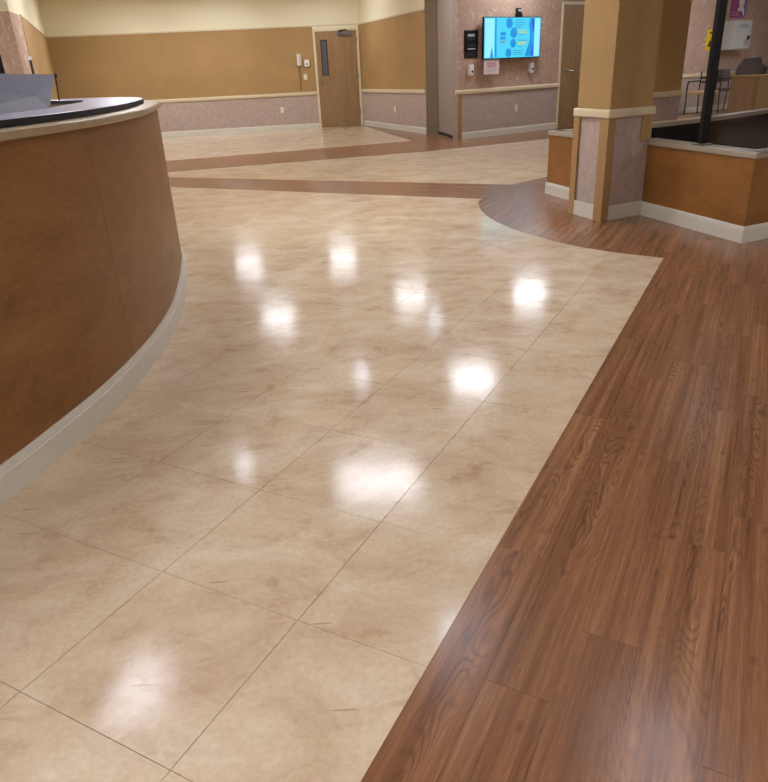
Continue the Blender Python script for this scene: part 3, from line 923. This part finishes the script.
# screen
tv = fix('wall_screen', WT, 2.00, 13.695, 1.33, 'flat wall screen showing a bright cyan slide with blue circles', 'screen', None, 0.0062)
TW, THH = 1.385, 0.645
MB().box(-0.012, TW + 0.012, -0.125, -0.085, -0.014, THH + 0.012).build('housing', 'black', tv, 0.004)
MB().box(0.45, 0.95, -0.085, 0.0, 0.2, 0.45).build('wall_mount', 'dark_grey', tv)
sc = MB().box(0, TW, -0.1262, -0.1252, 0, THH).build('display', 'scr_cyan', tv)
def flat(poly, name, mat, lay=1): MB().yprism([(x * TW, z * THH) for x, z in poly], -0.1262 - 0.0006 * lay, -0.1262 - 0.0006 * (lay - 1) - 0.0001).build(name, mat, sc)
flat([(0.01, 0.02), (0.17, 0.02), (0.17, 0.98), (0.01, 0.98)], 'pale_band', 'scr_pale')
flat([(0.185, 0.02), (0.215, 0.02), (0.205, 0.98), (0.185, 0.98)], 'dark_stripe', 'scr_mid', 1)
flat([(0.10, 0.01), (0.16, 0.01), (0.13, 0.3)], 'wedge', 'scr_mid', 2)
sw1 = [(0.80, 0.98), (0.78, 0.80), (0.81, 0.62), (0.81, 0.45), (0.77, 0.25), (0.72, 0.02), (0.86, 0.02), (0.86, 0.98)]
flat(sw1, 'swoosh', 'scr_mid', 1)
flat([(0.83, 0.98), (0.84, 0.8), (0.87, 0.62), (0.87, 0.4), (0.85, 0.2), (0.83, 0.02), (0.88, 0.02), (0.885, 0.98)], 'swoosh', 'scr_blue', 2)
flat([(0.89, 0.02), (0.985, 0.02), (0.985, 0.98), (0.89, 0.98)], 'pale_band', 'scr_pale', 1)
for cx, cz, r in ((0.43, 0.86, 0.06), (0.51, 0.62, 0.06), (0.505, 0.36, 0.052), (0.425, 0.12, 0.052)):
    flat([(cx + r * math.cos(a * math.pi / 12), cz + r * TW / THH * math.sin(a * math.pi / 12)) for a in range(24)], 'circle', 'scr_mid', 1)
for i, (x, z, l, mt) in enumerate([(0.53, .92, .17, 'scr_text'), (.53, .86, .20, 'scr_text'), (.53, .80, .16, 'scr_text'), (.53, .74, .12, 'scr_text'), (.60, .665, .13, 'scr_yellow'), (.60, .61, .17, 'scr_yellow'), (.60, .56, .10, 'scr_text'),
                                   (.59, .42, .16, 'scr_text'), (.59, .37, .16, 'scr_yellow'), (.59, .32, .14, 'scr_yellow'), (.59, .26, .08, 'scr_text'), (.51, .16, .2, 'scr_text'), (.51, .11, .17, 'scr_text'), (.51, .06, .18, 'scr_text')]):
    flat([(x, z), (x + l, z), (x + l, z + .026), (x, z + .026)], 'text_line', mt, 1)
flat([(.27, .46), (.36, .46), (.37, .50), (.36, .53), (.28, .53)], 'emblem', 'scr_mid', 1)
flat([(.28, .56), (.37, .56), (.375, .62), (.35, .65), (.28, .65)], 'emblem', 'scr_mid', 1)
flat([(.25, .42), (.29, .385), (.34, .38), (.39, .43), (.35, .41), (.29, .41)], 'emblem', 'scr_red', 1)
cb = fix('camera_box', WT, 2.75, 14.19, 2.035, 'small black camera unit on the wall above the screen', 'camera', None, 0.0062)
MB().box(-0.05, 0.05, -0.09, 0, -0.045, 0.02).build('body', 'black', cb, 0.006)
MB().box(-0.045, 0.045, -0.07, 0, 0.022, 0.10).build('head', 'dark_grey', cb, 0.01)
for dx in (-0.02, 0.02): MB().lathe([(0.012, -0.075), (0.012, -0.071)], 12, 'y', (dx, 0, 0.06)).build('lens', 'white_plastic', cb)
nt = fix('framed_notice', WT, 1.83, 13.585, 1.62, 'black framed notice with pale lines left of the screen', 'notice')
MB().box(-0.155, 0.155, -0.02, 0, -0.17, 0.17).build('frame', 'black', nt, 0.004)
MB().box(-0.13, 0.13, -0.0225, -0.0205, -0.145, 0.145).build('sheet', 'navy', nt)
MB().box(-0.09, 0.07, -0.0235, -0.0228, 0.07, 0.11).build('text_line', 'ink_grey', nt)
for z, l in ((0.045, .2), (0.02, .17), (-0.06, .18), (-0.085, .2)): MB().box(-l / 2, l / 2, -0.0235, -0.0228, z, z + 0.008).build('text_line', 'chair_grey', nt)
MB().box(-0.09, 0.09, -0.0235, -0.0228, -0.135, -0.115).build('text_line', 'ink_grey', nt)
pq = fix('plaque', WT, 1.83, 13.585, 1.395, 'narrow black plaque under the framed notice', 'plaque')
MB().box(-0.155, 0.155, -0.012, 0, -0.045, 0.045).build('board', 'black', pq, 0.003)
for z in (0.012, -0.012): MB().box(-0.11, 0.11, -0.0131, -0.0122, z - 0.004, z + 0.004).build('text_line', 'chair_grey', pq)
def dispenser(x, y, z, label):
    t = fix('soap_dispenser', WT, x, y, z, label, 'dispenser', 'white dispensers under the screen')
    MB().box(-0.05, 0.05, -0.07, 0, -0.085, 0.085).build('housing', 'white_plastic', t, 0.015)
    MB().lathe([(0.022, -0.075), (0.022, -0.0705)], 14, 'y', (0.008, 0, -0.03)).build('sensor_window', 'dark_grey', t)
    MB().box(-0.04, 0.04, -0.065, -0.01, -0.10, -0.0855).build('nozzle_tray', 'ivory_plastic', t)
dispenser(1.805, 13.57, 1.16, 'white hand dispenser under the black plaque')
dispenser(3.06, 14.395, 1.15, 'white hand dispenser below the right end of the screen')
pn = fix('paper_notice', WT, 2.17, 13.805, 1.19, 'pinkish paper notice with red lines hanging under the screen', 'paper', None, 0.09)
MB().box(-0.185, 0.185, -0.022, -0.018, -0.12, 0.12).build('sheet', 'paper_pink', pn)
for z, l, mt in ((.055, .22, 'ink_red'), (.025, .25, 'ink_red'), (-.005, .2, 'ink_red'), (-.05, .24, 'ink_grey'), (-.075, .2, 'ink_grey')):
    MB().box(-l / 2, l / 2, -0.0235, -0.0222, z, z + .012).build('text_line', mt, pn)

# fittings in the room behind the booth
ys = fix('warning_sign', WT, 7.93, 17.58, 1.52, 'yellow warning sign on the wall behind the black post', 'sign')
MB().box(-0.24, 0.24, -0.012, 0, -0.21, 0.21).build('board', 'yellow', ys, 0.003)
for dx in (-.11, .03, .14): MB().box(dx - .04, dx + .04, -0.0135, -0.0122, .13, .17).build('letter_mark', 'ink_dark', ys)
MB().yprism([(-.19, -.14), (-.10, .02), (-.01, -.14)], -0.0135, -0.0122).build('triangle_mark', 'ink_dark', ys)
po = fix('wall_poster', WT, 8.65, 18.03, 2.17, 'purple poster with white figure above the grey wall box', 'poster')
MB().box(-0.30, 0.34, -0.006, 0, -0.21, 0.34).build('sheet', 'purple', po)
fg = MB()
fg.yprism([(0.12 + .11 * math.cos(a * math.pi / 8), .12 + .10 * math.sin(a * math.pi / 8)) for a in range(16)], -0.0078, -0.0062)
fg.build('figure_head', 'white_plastic', po)
MB().yprism([(-.02, -.03), (.08, .05), (.20, .03), (.32, -.16), (.27, -.18), (.16, -.06), (.02, -.07)], -0.0086, -0.0079).build('figure_arm', 'white_plastic', po)
MB().box(.27, .36, -0.0100, -0.0088, -.16, .08).build('blue_patch', 'blue', po)
for z in (-.1, -.15): MB().box(-.25, .05, -0.0078, -0.0062, z, z + .012).build('text_line', 'ink_grey', po)
bx = fix('wall_box', WT, 8.56, 17.97, 1.6, 'pale grey metal wall box with black lock behind the booth', 'box')
MB().box(-0.36, 0.36, -0.26, 0, -0.30, 0.30).build('cabinet', 'box_grey', bx, 0.01)
MB().box(-0.345, 0.345, -0.272, -0.261, -0.28, 0.28).build('door', 'box_grey', bx, 0.004)
MB().lathe([(0.045, -0.295), (0.045, -0.2725)], 14, 'y', (0.25, 0, -0.06)).build('lock', 'black', bx)
MB().box(-.15, .18, -0.2745, -0.2722, .14, .22).build('label_sheet', 'ink_grey', bx)
MB().box(.1, .28, -0.2745, -0.2722, -.24, -.10).build('label_sheet', 'ink_grey', bx)

# chair with beige seat
def chair(loc, rz, label, seatm, backm, h=0.49, slats=False):
    t = empty('chair', loc, rz)
    tag(t, label, 'chair', 'chairs behind the booth')
    MB().box(-0.25, 0.25, -0.25, 0.22, h - 0.06, h + 0.01).build('seat', seatm, t, 0.02)
    if slats:
        for z in (0.165, 0.25): MB().box(-0.245, 0.245, 0.225, 0.25, h + z, h + z + 0.03).build('back_slat', backm, t, 0.008)
    else: MB().box(-0.23, 0.23, 0.22, 0.26, h + 0.13, h + 0.40).build('backrest', backm, t, 0.015)
    for sx in (-1, 1):
        MB().tube([(sx * 0.25, -0.24, 0.0), (sx * 0.25, -0.24, h - 0.03)], 0.014, 8).build('leg', 'black', t)
        MB().tube([(sx * 0.25, 0.28, 0.0), (sx * 0.25, 0.24, h), (sx * 0.24, 0.245, h + 0.40)], 0.014, 8).build('leg', 'black', t)
        MB().tube([(sx * 0.255, 0.24, h + 0.21), (sx * 0.27, -0.2, h + 0.20), (sx * 0.26, -0.24, h - 0.02)], 0.016, 8).build('armrest', 'black', t)
    return t
chair((7.50, 16.75, 0), R(-55), 'beige seated chair with thin black frame left of the black post', 'seat_beige', 'black', 0.48, True)
chair((8.35, 17.2, 0), WT.rz, 'grey upholstered chair between black post and wooden cabinet', 'chair_grey', 'chair_grey', 0.50)
cab = empty('filing_cabinet', (7.61, 15.75, 0), R(-58))
tag(cab, 'light oak cabinet with drawer and door behind the booth', 'cabinet')
MB().box(0.0, 0.6, 0.0, 0.95, 0.0, 0.765).build('body', 'cabinet_wood', cab)
MB().box(-0.02, 0.62, -0.03, 0.97, 0.766, 0.795).build('top', 'guard_wood', cab, 0.004)
dr = MB().box(0.015, 0.585, -0.022, -0.001, 0.50, 0.75).build('drawer', 'cabinet_wood', cab, 0.006)
MB().lathe([(0.012, -0.023), (0.012, -0.034), (0.028, -0.04), (0.022, -0.056)], 12, 'y', (0.30, 0, 0.63)).build('knob', 'brass', dr)
dd = MB().box(0.015, 0.585, -0.022, -0.001, 0.04, 0.485).build('door', 'cabinet_wood', cab, 0.006)
MB().lathe([(0.012, -0.023), (0.012, -0.034), (0.028, -0.04), (0.022, -0.056)], 12, 'y', (0.50, 0, 0.42)).build('knob', 'brass', dd)
pt = empty('printer', (8.05, 15.80, 0.7952), R(-20))
tag(pt, 'dark office machine with sloped lid on the oak cabinet', 'printer')
MB().yprism([(-0.30, 0), (0.26, 0), (0.26, 0.15), (0.16, 0.20), (0.12, 0.33), (-0.20, 0.31), (-0.30, 0.10)], -0.12, 0.2).build('body', 'dark_grey', pt, 0.01)
MB().box(0.05, 0.40, -0.16, -0.121, 0.10, 0.13).build('paper_tray', 'black', pt)
